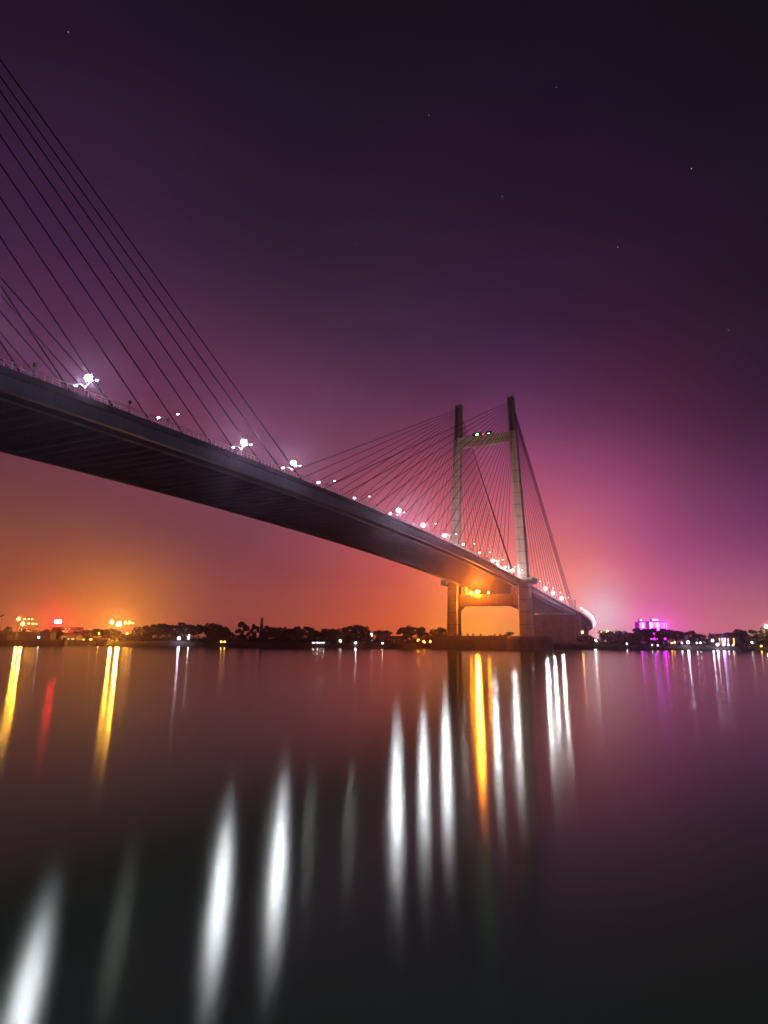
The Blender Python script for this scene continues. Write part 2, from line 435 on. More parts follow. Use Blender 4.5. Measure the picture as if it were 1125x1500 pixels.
# small lamps on brackets outside the viaduct parapet
vl = None
for k, i in enumerate(range(2, 58, 4)):
    p, h = path[i]
    if vl is None:
        o = vl = empty('viaduct_lamp')
        MB().tube([(0, 0, 0), (.3, 0, 1.6), (2.2, 0, 2.0)], [.08, .07, .05], 6).build('bracket', M['dark_metal'], o)
        hh = MB().box(1.7, 2.7, -.2, .2, 1.95, 2.15).build('lamp_head', M['dark_metal'], o)
        MB().ball((2.2, 0, 1.85), .18, .14, .12, 8, 4).build('lamp_lens', M['viaduct_light'], hh)
    else: o = copy_tree(vl)
    o.location = across(p, h, 16.0, .95) + o0; o.rotation_euler.z = -h
    tag(o, 'small pinkish bracket lamp on the viaduct parapet, %s beyond the end pier' % ordn[k], 'lamp', 'bracket lamps along the viaduct')

# ------------------------------------------------------------------ lamps on the bridge
def make_street_lamp(kind):
    t = empty('street_lamp')
    mb = MB().tube([(0, 0, 0), (0, 0, 2.6), (0, 0, 3.1)], [.13, .10, .09], 8)
    mb.build('pole', M['pole'], t, smooth=True)
    for sg in (-1, 1):
        MB().tube([(0, 0, 2.5), (sg*.35, 0, 3.1), (sg*.9, 0, 3.5), (sg*1.6, 0, 3.62), (sg*2.0, 0, 3.62)], [.09, .08, .07, .06, .05], 6).build('arm', M['pole'], t, smooth=True)
        h = MB().loft([[(sg*x, y, z) for y, z in ((-.16, 3.56), (.16, 3.56), (.12, 3.76), (-.12, 3.76))] for x in (1.75, 2.1, 2.65)]).build('lamp_head', M['dark_metal'], t)
        r = (.30, .14, .13) if kind not in ('bright', 'beam') or sg > 0 else (.50, .34, .36)
        MB().ball((sg*2.25, 0, 3.54 - max(0, r[2]-.16)), *r, 8, 4).build('lamp_lens', M['lamp_weak' if sg > 0 else 'lamp_' + kind if kind in ('bright', 'beam') else 'lamp_white'], h)
    if kind == 'flood':
        h = MB().tube([(0, 0, 3.0), (.25, -.1, 4.0)], .06, 6).box(-.3, 1.1, .1, .35, 3.8, 4.9).build('flood_head', M['dark_metal'], t)
        MB().ball((.4, -.12, 4.35), .46, .20, .38, 12, 5).build('flood_lens', M['lamp_flood'], h)
    return t
AL = 14.0
LAMPS = [(-268.5, 'flood'), (-251, 'flood'), (-234.2, 'dim'), (-214, 'flood'), (-196.3, 'flood'), (-181, 'dim'), (-162.4, 'dim'), (-139.5, 'flood'), (-117.5, 'bright'), (-97.5, 'bright'),
         (-77, 'dim'), (-56.5, 'dim'), (-37, 'beam'), (-17, 'dim'), (-3.6, 'beam'), (36, 'dim'), (70, 'beam'), (91, 'beam'), (118, 'beam')]
words_ = {'flood': 'glaring floodlit street lamp', 'bright': 'street lamp with one bright head', 'beam': 'street lamp with one dazzling head', 'dim': 'slim dimmer street lamp'}
proto = {}
for k, (s, kd) in enumerate(LAMPS):
    if kd not in proto: o = proto[kd] = make_street_lamp(kd)
    else: o = copy_tree(proto[kd])
    o.location = bw(AL if k < 8 else 15.6, s, zd(s)-.1); o.rotation_euler.z = -PHI
    o.scale.z = 1 if k < 8 else 1.15 if k < 14 else 1.35 if k < 16 else 1.6
    if k < 14: lab = words_[kd] + ' on the bridge deck, %s from the left end' % ordn[k]
    else: lab = ('bright street lamp on deck right beside the near pylon leg', 'dim street lamp on side span just beyond the pylon', 'bright street lamp midway along the bridge side span', 'second bright street lamp along the bridge side span', 'bright street lamp near the bridge end pier frame')[k-14]
    tag(o, lab, 'street lamp', 'double armed street lamps along the bridge deck')
# floodlights on the deck that wash the pylon legs
def make_flood(mat):
    t = empty('pylon_floodlight')
    h = MB().loft([[(-.6, -.5, .2), (.6, -.5, .2), (.6, -.5, .75), (-.6, -.5, .75)], [(-.7, .3, .35), (.7, .3, .35), (.7, .0, 1.15), (-.7, .0, 1.15)]]).build('housing', M['dark_metal'], t)
    MB().quad((-.6, .33, .45), (.6, .33, .45), (.6, .07, 1.05), (-.6, .07, 1.05)).build('lens', M[mat], t)
    MB().box(-.8, .8, -.2, .1, 0, .2).build('stand', M['dark_metal'], t)
    return t
for k, a in enumerate((15.2, -15.0)):
    o = make_flood('pylon_flood_dim' if k else 'pylon_flood')
    o.location = bw(a, -44, zd(-44)-.1); o.rotation_euler.z = -PHI
    tag(o, ('floodlight on the deck aimed at the near pylon leg', 'floodlight on the deck aimed at the far pylon leg')[k], 'floodlight', 'floodlights washing the pylon legs')
# unlit signal masts between the lamps
def make_mast():
    t = empty('signal_mast')
    MB().tube([(0, 0, 0), (0, 0, 3.0)], [.08, .06], 6).build('pole', M['dark_metal'], t)
    MB().tube([(-1.5, 0, 2.1), (-.7, 0, 2.45), (0, 0, 2.3), (.7, 0, 2.5), (1.3, 0, 2.45)], .05, 5).build('arm', M['pole'], t)
    MB().box(-.22, .22, -.16, .16, 3.0, 3.55).build('signal_box', M['dark_metal'], t)
    return t
ms = [-259.3, -242.6, -69.5, -47.5, -28.0]
m0 = make_mast()
for k, s in enumerate(ms):
    o = m0 if k == 0 else copy_tree(m0)
    o.location = bw(AL, s, zd(s)-.1); o.rotation_euler.z = -PHI
    tag(o, ('unlit mast with dark box on bridge deck, nearest the left edge', 'unlit mast with dark box between second and third deck lamps', 'small dark mast on deck between eleventh and tenth lamps', 'small dark mast on deck just past eleventh lamp', 'small dark mast on deck just before the pylon leg')[k], 'mast', 'unlit masts between the deck lamps')

# lit beacon box on the pylon's upper cross beam
bc = empty('beacon_board', bw(-1.5, -.3, 109.3), -PHI)
tag(bc, 'dark board with green, red and white lights on top of the pylon crossbeam', 'beacon')
MB().box(-5.4, -.4, -.3, .3, 0, 1.9).box(2.0, 5.2, -.3, .3, 0, 2.1).box(-.4, 2.0, -.15, .15, 0, .4).build('board', M['dark_metal'], bc)
MB().ball((-2.6, -.42, .95), .8, .12, .34, 8, 4).build('green_light', M['green_led'], bc)
MB().ball((.7, -.3, .75), .8, .12, .22, 8, 4).build('red_light', M['red_led'], bc)
MB().ball((3.6, -.42, .8), .75, .12, .2, 8, 4).build('white_light', M['white_led'], bc)

# orange lamps on the lower cross beam
def make_beam_lamp(mat):
    t = empty('crossbeam_lamp')
    MB().tube([(0, 0, 0), (0, 0, 1.0)], .09, 6).build('pole', M['dark_metal'], t)
    h = MB().box(-.5, .5, -.1, .3, 1.0, 1.6).build('lamp_head', M['dark_metal'], t)
    MB().ball((0, -.3, 1.3), .8, .2, .45, 12, 5).build('lamp_lens', M[mat], h)
    return t
for k, a in enumerate((-5.0, -8.5, 0.6)):
    o = make_beam_lamp('sodium_low' if k else 'sodium_pier')
    o.location = bw(a, -2.45, 26.6); o.rotation_euler.z = -PHI
    if k: o.scale = (.5, .5, .7)
    tag(o, ('big glaring orange lamp on the pylon lower crossbeam under the deck', 'small orange lamp left of the glaring one on lower crossbeam', 'small orange lamp right of the glaring one on lower crossbeam')[k], 'lamp', 'orange lamps on the lower crossbeam')
# bollards along the pile cap
bo = None
for k, a in enumerate((-16, -14.2, -9.2, -6.5, -2.6, 4.4, 7)):
    p = bw(a, -6.2, 6.3)
    if bo is None: o = bo = MB().lathe((0, 0, 0), [(.35, 0), (.30, .5), (.32, .6), (.5, .7), (.5, .95), (.25, 1.05)], 10).build('mooring_bollard', M['dark_metal'])
    else: o = bo.copy(); COL.objects.link(o)
    o.location = p
    tag(o, 'small dark mooring bollard on the pile cap edge under the pylon', 'bollard', 'mooring bollards on the pile cap')

HAZE = 0.00028
# ------------------------------------------------------------------ river
def water_mat():
    m, nt, out = nm('long exposure water'); N, L = nt.nodes.new, nt.links.new
    gl = N('ShaderNodeBsdfAnisotropic'); gl.distribution = 'BECKMANN'
    gl.inputs['Roughness'].default_value = WATER_ROUGH; gl.inputs['Anisotropy'].default_value = WATER_ANISO
    gl.inputs['Color'].default_value = (.76, .87, .83, 1)
    tg = N('ShaderNodeCombineXYZ'); tg.inputs[0].default_value = 1; tg.inputs[1].default_value = 0
    L(tg.outputs[0], gl.inputs['Tangent'])
    tc = N('ShaderNodeTexCoord')
    # fine ripples drawn out by the long exposure
    m2 = N('ShaderNodeMapping'); m2.inputs['Scale'].default_value = (12, .3, 1); L(tc.outputs['Object'], m2.inputs[0])
    n2 = N('ShaderNodeTexNoise'); n2.inputs['Scale'].default_value = 1; n2.inputs['Detail'].default_value = 2; n2.inputs['Roughness'].default_value = .6; L(m2.outputs[0], n2.inputs['Vector'])
    bp = N('ShaderNodeBump'); bp.inputs['Strength'].default_value = 1; bp.inputs['Distance'].default_value = RIPPLE; L(n2.outputs['Fac'], bp.inputs['Height']); L(bp.outputs[0], gl.inputs['Normal'])
    # long threads of rougher and smoother water
    mr = N('ShaderNodeMapRange'); mr.inputs[1].default_value = .3; mr.inputs[2].default_value = .7; mr.inputs[3].default_value = WATER_ROUGH*.95; mr.inputs[4].default_value = WATER_ROUGH*1.05
    L(n2.outputs['Fac'], mr.inputs[0]); L(mr.outputs[0], gl.inputs['Roughness'])
    df = N('ShaderNodeBsdfTransparent'); df.inputs['Color'].default_value = (1, 1, 1, 1)
    fr = N('ShaderNodeFresnel'); fr.inputs['IOR'].default_value = 1.33
    mx = N('ShaderNodeMixShader'); ge = N('ShaderNodeNewGeometry'); fb = N('ShaderNodeMath'); fb.operation = 'SUBTRACT'; fb.use_clamp = True; L(fr.outputs[0], fb.inputs[0]); L(ge.outputs['Backfacing'], fb.inputs[1]); L(fb.outputs[0], mx.inputs[0]); L(df.outputs[0], mx.inputs[1]); L(gl.outputs[0], mx.inputs[2])
    L(mx.outputs[0], out.inputs[0]); return m
RIPPLE = .00003
WATER_ROUGH, WATER_ANISO, WATER_BODY = .16, .35, (.13, .26, .175)
FAR = 2100
wt = MB().quad((-FAR, -300, 0), (FAR, -300, 0), (FAR, FAR, 0), (-FAR, FAR, 0)).build('river_water', water_mat())
tag(wt, kind='structure')
# the silt-laden body of the river just under the surface
silt = surf('river silt', WATER_BODY, (WATER_BODY[0]*.9, WATER_BODY[1]*.9, WATER_BODY[2]*.9), .05, 1.0, bump=0, spec=0.0)
tag(MB().quad((-FAR, -300, -.4), (FAR, -300, -.4), (FAR, FAR, -.4), (-FAR, FAR, -.4)).build('river_silt', silt), kind='structure')

# ------------------------------------------------------------------ far bank
SH = [(-2600, 330), (-500, 322), (0, 314), (95, 314), (108, 338), (150, 340), (172, 320), (300, 313), (450, 310), (560, 314), (640, 332), (720, 352), (800, 354), (850, 350), (1000, 352), (1125, 354), (1500, 360), (4000, 360)]
def shore_depth(x):
    for (x0, d0), (x1, d1) in zip(SH, SH[1:]):
        if x0 <= x <= x1: return d0+(d1-d0)*(x-x0)/(x1-x0)
    return 330
rng = random.Random(3)
mb = MB(); rings = []
for q in range(-2600, 4001, 8 if True else 20):
    d = shore_depth(q) + rng.uniform(-.8, .8)
    x = at(q, 944, d).x
    row = []
    for off, z in ((-1.5, -.6), (0, .05), (2.5, .9), (6, 1.9), (11, 2.4), (30, 2.6), (120, 2.8), (500, 2.8), (FAR-340, 2.8)):
        kx = (d+off)/d if off < 400 else (d+400)/d
        row.append((x*kx, d+off + (rng.uniform(-.5, .5) if off < 20 else 0), z + (rng.uniform(-.25, .35) if 0 < off < 40 else 0)))
    rings.append(row)
mb.loft(rings, caps=False, closed=False)
tag(mb.build('ground', M['land'], smooth=True), kind='structure')

# undergrowth along the bank: nobody could count it
mb = MB()
def leaf(mb, c, r, rng):
    n = Vector((rng.gauss(0, 1), rng.gauss(0, 1), rng.gauss(0, 1))).normalized()
    a = n.orthogonal().normalized(); b = n.cross(a); t = rng.uniform(0, PI)
    a, b = a*math.cos(t)+b*math.sin(t), b*math.cos(t)-a*math.sin(t)
    mb.quad(c-a*r, c-b*r*.6, c+a*r, c+b*r*.6)
for i in range(1700):
    q = rng.choice((rng.uniform(175, 640), rng.uniform(848, 1180), rng.uniform(-40, 640)))
    if 96 < q < 150: continue
    d = shore_depth(q) + rng.uniform(8, 17)
    c = at(q, 944, d); h = rng.uniform(1.0, 4.4)*(1.2 if q > 848 else .5 if q < 175 else 1)
    for k in range(16):
        v = Vector((rng.gauss(0, 1.1), rng.gauss(0, .8), 0)); z = 1.6 + h*rng.random()**.7
        leaf(mb, Vector((c.x, c.y, 0)) + v + Vector((0, 0, z)), rng.uniform(.25, .5), rng)
tag(mb.build('undergrowth', M['leaf']), kind='stuff')

# ------------------------------------------------------------------ trees
def crown_mesh(seed, shape, leaf_r=.046, n=2600):
    """unit crown: height 1 from the ground, width about 1; leaf clumps on limbs, with gaps"""
    r = random.Random(seed); mb = MB(); lobes = []
    if shape == 'round':
        for i in range(34):
            t = r.uniform(0, 2*PI); q = .42*r.random()**.5
            z = .55 + r.uniform(-.38, .36)*(1-(q/.5)**2)
            lobes.append((Vector((q*math.cos(t), q*math.sin(t), z)), r.uniform(.08, .16)))
    elif shape == 'umbrella':
        for i in range(30):
            t = r.uniform(0, 2*PI); q = .48*r.random()**.5
            lobes.append((Vector((q*math.cos(t), q*math.sin(t), .84 - .75*q*q - .34*r.random()**1.6)), r.uniform(.07, .12)))
    elif shape == 'tall':
        for i in range(28):
            z = r.uniform(.12, .93); q = .36*math.sin(PI*min(1, (1.05-z)/.95))*r.random()**.5; t = r.uniform(0, 2*PI)
            lobes.append((Vector((q*math.cos(t), q*math.sin(t), z)), r.uniform(.07, .13)))
    else:  # bushy
        for i in range(34):
            t = r.uniform(0, 2*PI); q = .46*r.random()**.5
            lobes.append((Vector((q*math.cos(t), q*math.sin(t), .10 + .78*r.random()*(1-(q/.55)**2))), r.uniform(.09, .16)))
    for i in range(n):
        c, lr = lobes[r.randrange(len(lobes))]
        v = Vector((r.gauss(0, 1), r.gauss(0, 1), r.gauss(0, .8))).normalized()*lr*r.random()**.4
        leaf(mb, c+v, leaf_r*r.uniform(.6, 1.3), r)
    tk = MB(); tk.tube([(0, 0, -.03), (.01, 0, .15), (0, .01, .35), (.02, 0, .55)], [.035, .026, .02, .012], 7)
    for c, lr in lobes[:7]:
        tk.tube([(0, 0, r.uniform(.2, .4)), c*.55+Vector((0, 0, .15)), c], [.014, .009, .004], 5)
    return mb.mesh('crown'), tk.mesh('trunk')
KINDS = {}
for kname, shape, seeds in (('round', 'round', (11, 12, 13)), ('umbrella', 'umbrella', (21, 22)), ('tall', 'tall', (31, 32)), ('bushy', 'bushy', (41, 42, 43))):
    KINDS[kname] = []
    for sd in seeds:
        cm, tm = crown_mesh(sd, shape); cm.materials.append(M['leaf_b' if sd % 3 == 0 else 'leaf']); tm.materials.append(M['bark'])
        KINDS[kname].append((cm, tm))
trng = random.Random(5)
def tree(x, top, wpx, kind, dd, label, group):
    d = shore_depth(x) + dd
    base = at(x, 944, d); base.z = 2.2
    h = at(x, top, d).z - base.z; wd = wpx*1.22*d/958.0
    cm, tm = trng.choice(KINDS[kind])
    t = empty('tree', base, trng.uniform(0, 6.28))
    for nm_, me in (('crown', cm), ('trunk', tm)):
        o = bpy.data.objects.new(nm_, me); COL.objects.link(o); o.parent = t; o.scale = (wd, wd, h*1.2)
    tag(t, label, 'tree', group)
LB, RB = 'trees along the left bank', 'trees along the right bank'
TREES = [
 (6, 920, 32, 'bushy', 14, 'dark bushy tree at the left edge behind the moored vessel', LB),
 (30, 921, 30, 'bushy', 16, 'low bushy tree below the twin orange mast lamps', LB),
 (52, 924, 26, 'round', 18, 'small round tree behind the moored vessel deckhouse', LB),
 (77, 919, 26, 'round', 13, 'round tree right below the red lit sign', LB),
 (108, 925, 30, 'bushy', 60, 'orange lit bushy tree right of the moored vessel', LB),
 (130, 924, 30, 'round', 60, 'orange lit round tree over the inlet', LB),
 (152, 922, 36, 'round', 55, 'orange lit broad tree left of the brightest orange mast', LB),
 (170, 926, 26, 'bushy', 60, 'orange lit bush below the brightest orange mast', LB),
 (196, 926, 30, 'bushy', 14, 'orange rimmed bushy tree at left end of the big dark grove', LB),
 (213, 918, 36, 'round', 20, 'dark tree second in the big grove beside the orange mast', LB),
 (232, 915, 36, 'umbrella', 26, 'flat topped tree crowning the big dark grove', LB),
 (250, 917, 32, 'round', 18, 'dark round tree in the grove above the violet shore lamp', LB),
 (266, 916, 24, 'tall', 22, 'narrow dark tree right of the violet shore lamp', LB),
 (283, 916, 30, 'umbrella', 16, 'flat topped tree left of the big dome shaped tree', LB),
 (316, 914, 36, 'round', 14, 'big dome shaped tree standing clear in the left treeline', LB),
 (337, 924, 22, 'bushy', 18, 'low bush right of the big dome shaped tree', LB),
 (355, 916, 24, 'tall', 14, 'narrow dark tree left of the thin chimney', LB),
 (371, 919, 18, 'tall', 18, 'slim tree close beside the chimney on its left', LB),
 (389, 921, 20, 'tall', 13, 'slim tree at the foot of the chimney', LB),
 (405, 919, 34, 'round', 14, 'dark round tree first right of the chimney', LB),
 (421, 918, 34, 'bushy', 20, 'dark bushy tree second right of the chimney', LB),
 (440, 919, 36, 'umbrella', 15, 'flat topped tree above the row of white shore lights', LB),
 (459, 925, 30, 'bushy', 22, 'low bush above the cluster of white lights', LB),
 (483, 921, 38, 'round', 15, 'broad round tree right of the white lights cluster', LB),
 (501, 920, 30, 'bushy', 20, 'bushy tree behind the small whitish lit house', LB),
 (521, 917, 34, 'umbrella', 30, 'pale hazy flat topped tree above the lit wall', LB),
 (530, 928, 30, 'round', 12, 'dark round tree in front of the lit white wall', LB),
 (561, 924, 26, 'umbrella', 90, 'faint far tree above the orange lit shed', LB),
 (571, 942, 40, 'bushy', 6, 'low dark shrub in front of the orange lit shed', LB),
 (603, 919, 36, 'umbrella', 18, 'umbrella shaped tree against orange glow left of pier', LB),
 (628, 926, 24, 'bushy', 60, 'orange lit bush beside the left end of pile cap', LB),
 (642, 921, 24, 'umbrella', 30, 'small flat topped tree touching the left end of pile cap', LB),
 (745, 926, 26, 'bushy', 140, 'far low tree seen through the pylon portal', 'far trees seen through the portal'),
 (716, 929, 20, 'bushy', 160, 'far tiny bush seen through the middle of the portal', 'far trees seen through the portal'),
 (858, 932, 22, 'round', 8, 'small round tree under the curving viaduct', RB),
 (895, 924, 30, 'round', 16, 'dark round tree right of the curving viaduct', RB),
 (910, 925, 24, 'bushy', 18, 'bushy tree second right of the viaduct', RB),
 (929, 921, 40, 'bushy', 22, 'broad olive tree left of the magenta building', RB),
 (950, 922, 32, 'umbrella', 18, 'magenta rimmed tree in front of the lit tower block', RB),
 (968, 921, 36, 'umbrella', 20, 'spreading tree below the magenta facade', RB),
 (985, 925, 30, 'umbrella', 24, 'feathery tree at right end of the magenta facade', RB),
 (1005, 926, 32, 'round', 18, 'dark tree above the brightest white lamp on the right bank', RB),
 (1022, 930, 26, 'bushy', 22, 'low bush between two white lamps on the right bank', RB),
 (1037, 931, 22, 'bushy', 18, 'low bush left of the high white lamp', RB),
 (1051, 928, 20, 'round', 26, 'round tree behind the first lit column', RB),
 (1063, 931, 20, 'round', 28, 'small round tree between the lit columns', RB),
 (1076, 927, 26, 'umbrella', 26, 'flat topped tree behind the last lit columns', RB),
 (1093, 924, 34, 'round', 16, 'big dark round tree right of the lit columns', RB),
 (1110, 927, 30, 'bushy', 18, 'bushy tree left of the yellow lamp', RB),
 (1124, 923, 24, 'tall', 20, 'yellow green lit tree beside the yellow lamp at right edge', RB),
]
for t in TREES: tree(*t)

# ------------------------------------------------------------------ lamps on shore
def lamp_post(x, y, dd, mat, label, r=.32, group='small lamps on the far bank', name='shore_lamp', extra=()):
    d = shore_depth(x) + (min(dd, 6) if dd < 11 else dd)
    p = at(x, y, d); t = empty(name, (p.x, p.y, 2.0))
    h = max(p.z - 2.0, .4)
    MB().tube([(0, 0, -.3), (0, 0, h-.1)], [.12, .07], 6).build('pole', M['dark_metal'], t)
    hd = MB().loft([[(-.9*r, -.5*r, h+.9*r), (.9*r, -.5*r, h+.9*r), (.9*r, .7*r, h+.9*r), (-.9*r, .7*r, h+.9*r)], [(-.6*r, -.3*r, h+1.3*r), (.6*r, -.3*r, h+1.3*r), (.6*r, .5*r, h+1.3*r), (-.6*r, .5*r, h+1.3*r)]]).build('lamp_head', M['dark_metal'], t)
    MB().ball((0, 0, h), r, r, r*.95, 8, 5).build('lamp_globe', M[mat], hd)
    tag(t, label, 'lamp', group); return t
G2 = 'tall orange mast lamps'
def mast_lamp(x, y, dd, mat, label, r, tail):
    """a tall mast whose lamps sit on a long arm, dimmer away from the mast"""
    d = shore_depth(x) + dd; p = at(x, y, d); t = empty('mast_lamp', (p.x, p.y, 2.0)); h = p.z-2.0
    px = d/958.0
    MB().tube([(0, 0, -.3), (0, 0, h-.2)], [.22, .10], 8).build('pole', M['dark_metal'], t)
    MB().tube([(-.5, 0, h+r+.1), (tail*px, 0, h+r+.05)], .09, 6).build('arm', M['dark_metal'], t)
    MB().ball((0, 0, h), r, r*.6, r*.8, 8, 5).build('lamp_globe', M[mat], t)
    for k, f in enumerate((.45, .75, 1.0)):
        MB().ball((tail*px*f, 0, h+r-.4), r*.55, r*.3, .18, 8, 4).build('lamp_globe', M['sodium_mid'], t)
    tag(t, label, 'lamp', G2)
mast_lamp(27, 907, 18, 'sodium', 'upper orange mast lamp of the twin pair behind the moored vessel', .42, 20)
mast_lamp(33, 914, 20, 'sodium', 'lower orange mast lamp of the twin pair behind the moored vessel', .55, 20)
mast_lamp(164, 911, 24, 'sodium', 'orange mast lamp left of the brightest one by the grove', .6, 26)
mast_lamp(174, 914, 22, 'sodium', 'brightest orange mast lamp beside the big dark grove', .85, 20)
# unlit floodlight mast at the left edge
d = shore_depth(3)+8; p = at(3, 903, d); t = empty('floodlight_mast', (p.x, p.y, 2.0))
MB().tube([(0, 0, -.2), (0, 0, p.z-2.0)], [.16, .09], 6).build('pole', M['dark_metal'], t)
MB().loft([[(-.9, -.3, p.z-2.3), (1.1, -.3, p.z-1.6), (1.1, .3, p.z-1.6), (-.9, .3, p.z-2.3)], [(-.9, -.3, p.z-1.7), (1.1, -.3, p.z-1.0), (1.1, .3, p.z-1.0), (-.9, .3, p.z-1.7)]]).build('lamp_head', M['dark_metal'], t)
tag(t, 'unlit floodlight mast with tilted head at the left edge', 'mast')
SL = [
 (88, 929, 30, 'sodium_mid', 'bright pale orange lamp beside the vessel, below the red sign', .8),
 (97, 931, 44, 'sodium_mid', 'small orange lamp first right of the moored vessel', .4),
 (104, 936, 40, 'sodium_mid', 'low orange lamp by the inlet, second right of the vessel', .4),
 (113, 931, 46, 'sodium_mid', 'small orange lamp third right of the vessel', .35),
 (122, 939, 30, 'sodium_mid', 'low orange lamp at the back of the inlet', .4),
 (133, 937, 34, 'sodium_mid', 'orange lamp in the trees above the inlet cabin', .4),
 (145, 928, 40, 'sodium_mid', 'tiny orange lamp high in the orange lit trees', .3),
 (160, 939, 30, 'sodium_mid', 'low orange lamp under the brightest mast', .5),
 (186, 928, 10, 'sodium_mid', 'tiny orange lamp at the left end of the dark grove', .3),
 (262, 935, 6, 'shore_violet', 'violet white lamp in front of the big dark grove', .5),
 (276, 935, 6, 'shore_white', 'small white lamp just right of the violet lamp', .3),
 (277, 931, 8, 'shore_white', 'tiny white lamp above the small white lamp', .22),
 (324, 941, 6, 'sodium_mid', 'low orange lamp under the dome shaped tree, left of two', .24),
 (329, 940, 6, 'sodium_mid', 'low orange lamp under the dome shaped tree, right of two', .24),
 (459, 944, 5, 'shore_white', 'white lamp leftmost of the four in a row', .17),
 (465, 943, 5, 'shore_white', 'white lamp second of the four in a row', .17),
 (469, 942, 5, 'shore_white', 'white lamp third of the four in a row', .17),
 (474, 944, 5, 'shore_white', 'white lamp rightmost of the four in a row', .17),
 (521, 943, 6, 'shore_white', 'white lamp under the dark round tree by the lit wall', .4),
 (560, 952, 1.5, 'shore_white', 'tiny white lamp at the water edge before the orange shed', .24),
 (558, 944, 12, 'sodium_mid', 'pale lamp at the left end of the orange shed', .35),
 (594, 939, 30, 'sodium_low', 'orange lamp at the right end of the shed', .6),
 (600, 945, 20, 'sodium_low', 'low orange lamp under the umbrella shaped tree', .55),
 (613, 938, 40, 'sodium_low', 'orange lamp between umbrella tree and pile cap', .5),
 (621, 940, 24, 'sodium_low', 'brightest orange lamp left of the pile cap', .5),
 (631, 939, 40, 'sodium_low', 'orange lamp touching the left end of pile cap', .5),
 (853, 926, 60, 'sodium_mid', 'orange lamp under the viaduct beside the end pier', .6),
 (872, 938, 20, 'lamp_white', 'white lamp before the curve of the viaduct', .5),
 (882, 926, 60, 'sodium_mid', 'pale orange lamp right of the viaduct curve', .6),
 (890, 925, 60, 'sodium_mid', 'second pale orange lamp right of the viaduct curve', .55),
 (918, 943, 6, 'shore_white', 'tiny white lamp low under the bushy trees right of viaduct', .24),
 (956, 953, 2, 'shore_white', 'tiny lamp at the water edge, left of two', .2),
 (964, 953, 2, 'shore_white', 'tiny lamp at the water edge, right of two', .2),
 (984, 942, 6, 'sodium_mid', 'orange white lamp right of the magenta building', .3),
 (988, 941, 8, 'sodium_mid', 'tiny orange lamp beside the orange white lamp', .22),
 (999, 942, 6, 'shore_white', 'small white lamp left of the brightest white one', .28),
 (1008, 941, 5, 'shore_violet', 'brightest white lamp on the right bank', .55),
 (1021, 942, 6, 'shore_white', 'small white lamp first right of the brightest', .28),
 (1026, 942, 6, 'shore_white', 'small white lamp second right of the brightest', .25),
 (1044, 938, 8, 'shore_violet', 'high white lamp left of the lit columns', .45),
 (1051, 944, 4, 'shore_violet', 'white lamp at the foot of the first lit column', .45),
 (1060, 944, 4, 'shore_violet', 'white lamp at the foot of the middle lit column', .42),
 (1067, 945, 5, 'shore_white', 'small white lamp right of the foot lamps', .25),
 (1074, 945, 5, 'shore_white', 'small white lamp under the last lit column', .25),
 (1101, 941, 8, 'shore_white', 'tiny white lamp under the big round tree', .25),
 (1115, 947, 6, 'sodium_mid', 'low orange lamp near the right edge', .3),
 (1123, 918, 16, 'yellow', 'glaring yellow lamp at the right edge', .7),
]
for a in SL: lamp_post(*a[:5], r=a[5]*(.78 if a[3] == 'shore_white' else 1))

# ------------------------------------------------------------------ buildings
def block(name, x0, x1, top, dd, depth, mat, label, cat, roof=None):
    d = shore_depth(max(0, x0)) + dd
    p, q = at(x0, 944, d), at(x1, 944, d); h = at((x0+x1)/2, top, d).z - 2.0
    b = empty(name, ((p.x+q.x)/2, d, 2.0)); tag(b, label, cat)
    wd = (q.x-p.x)/2
    MB().box(-wd, wd, 0, depth, -.5, h).build('wall', mat, b)
    rf = MB()
    if roof == 'pitched': rf.loft([[(x, -.6, h+.01), (x, depth/2, h+1.6), (x, depth+.6, h+.01)] for x in (-wd-.5, wd+.5)])
    else: rf.box(-wd-.15, wd+.15, -.15, depth+.15, h+.01, h+.5)
    rf.build('roof', M['roof'], b)
    return b, wd, h
def lit(b, name, mat, x0, x1, z0, z1, y=-.06):
    return MB().box(x0, x1, y-.06, y+.05, z0, z1).build(name, M[mat], b)
# tower with a red roof sign
b, wd, h = block('apartment_tower', 70, 112, 919, 420, 14, M['wall_b'], 'far apartment block carrying the red lit roof sign', 'building')
r2 = random.Random(9)
for k in range(16):
    x = -wd+1.5+(2*wd-3)*r2.random(); z = h-2-2.8*(k % 4)
    lit(b, 'window', 'warm_win', x, x+1.1, z, z+1.2)
d = shore_depth(85)+415; p0, p1 = at(80, 913, d), at(90, 908, d)
sg = empty('roof_sign', ((p0.x+p1.x)/2, d, 2.0+h+.5)); tag(sg, 'glowing red sign box on the far apartment block roof', 'sign')
ww = (p1.x-p0.x)/2; zb = p0.z-2.0-h-.5
MB().box(-ww, ww, -.2, .4, zb, zb+p1.z-p0.z).build('sign_box', M['red_sign'], sg)
MB().box(-ww*.8, -ww*.8+.3, .1, .4, 0, zb).loft([[(-ww*.8+.3, .15, zb*.4), (ww*.8, .15, zb*.4), (ww*.8, .35, zb*.4), (-ww*.8+.3, .35, zb*.4)], [(-ww*.8+.3, .15, zb*.4+.2), (ww*.8, .15, zb*.4+.2), (ww*.8, .35, zb*.4+.2), (-ww*.8+.3, .35, zb*.4+.2)]]).box(ww*.8, ww*.8+.3, .1, .4, 0, zb).build('sign_frame', M['dark_metal'], sg)
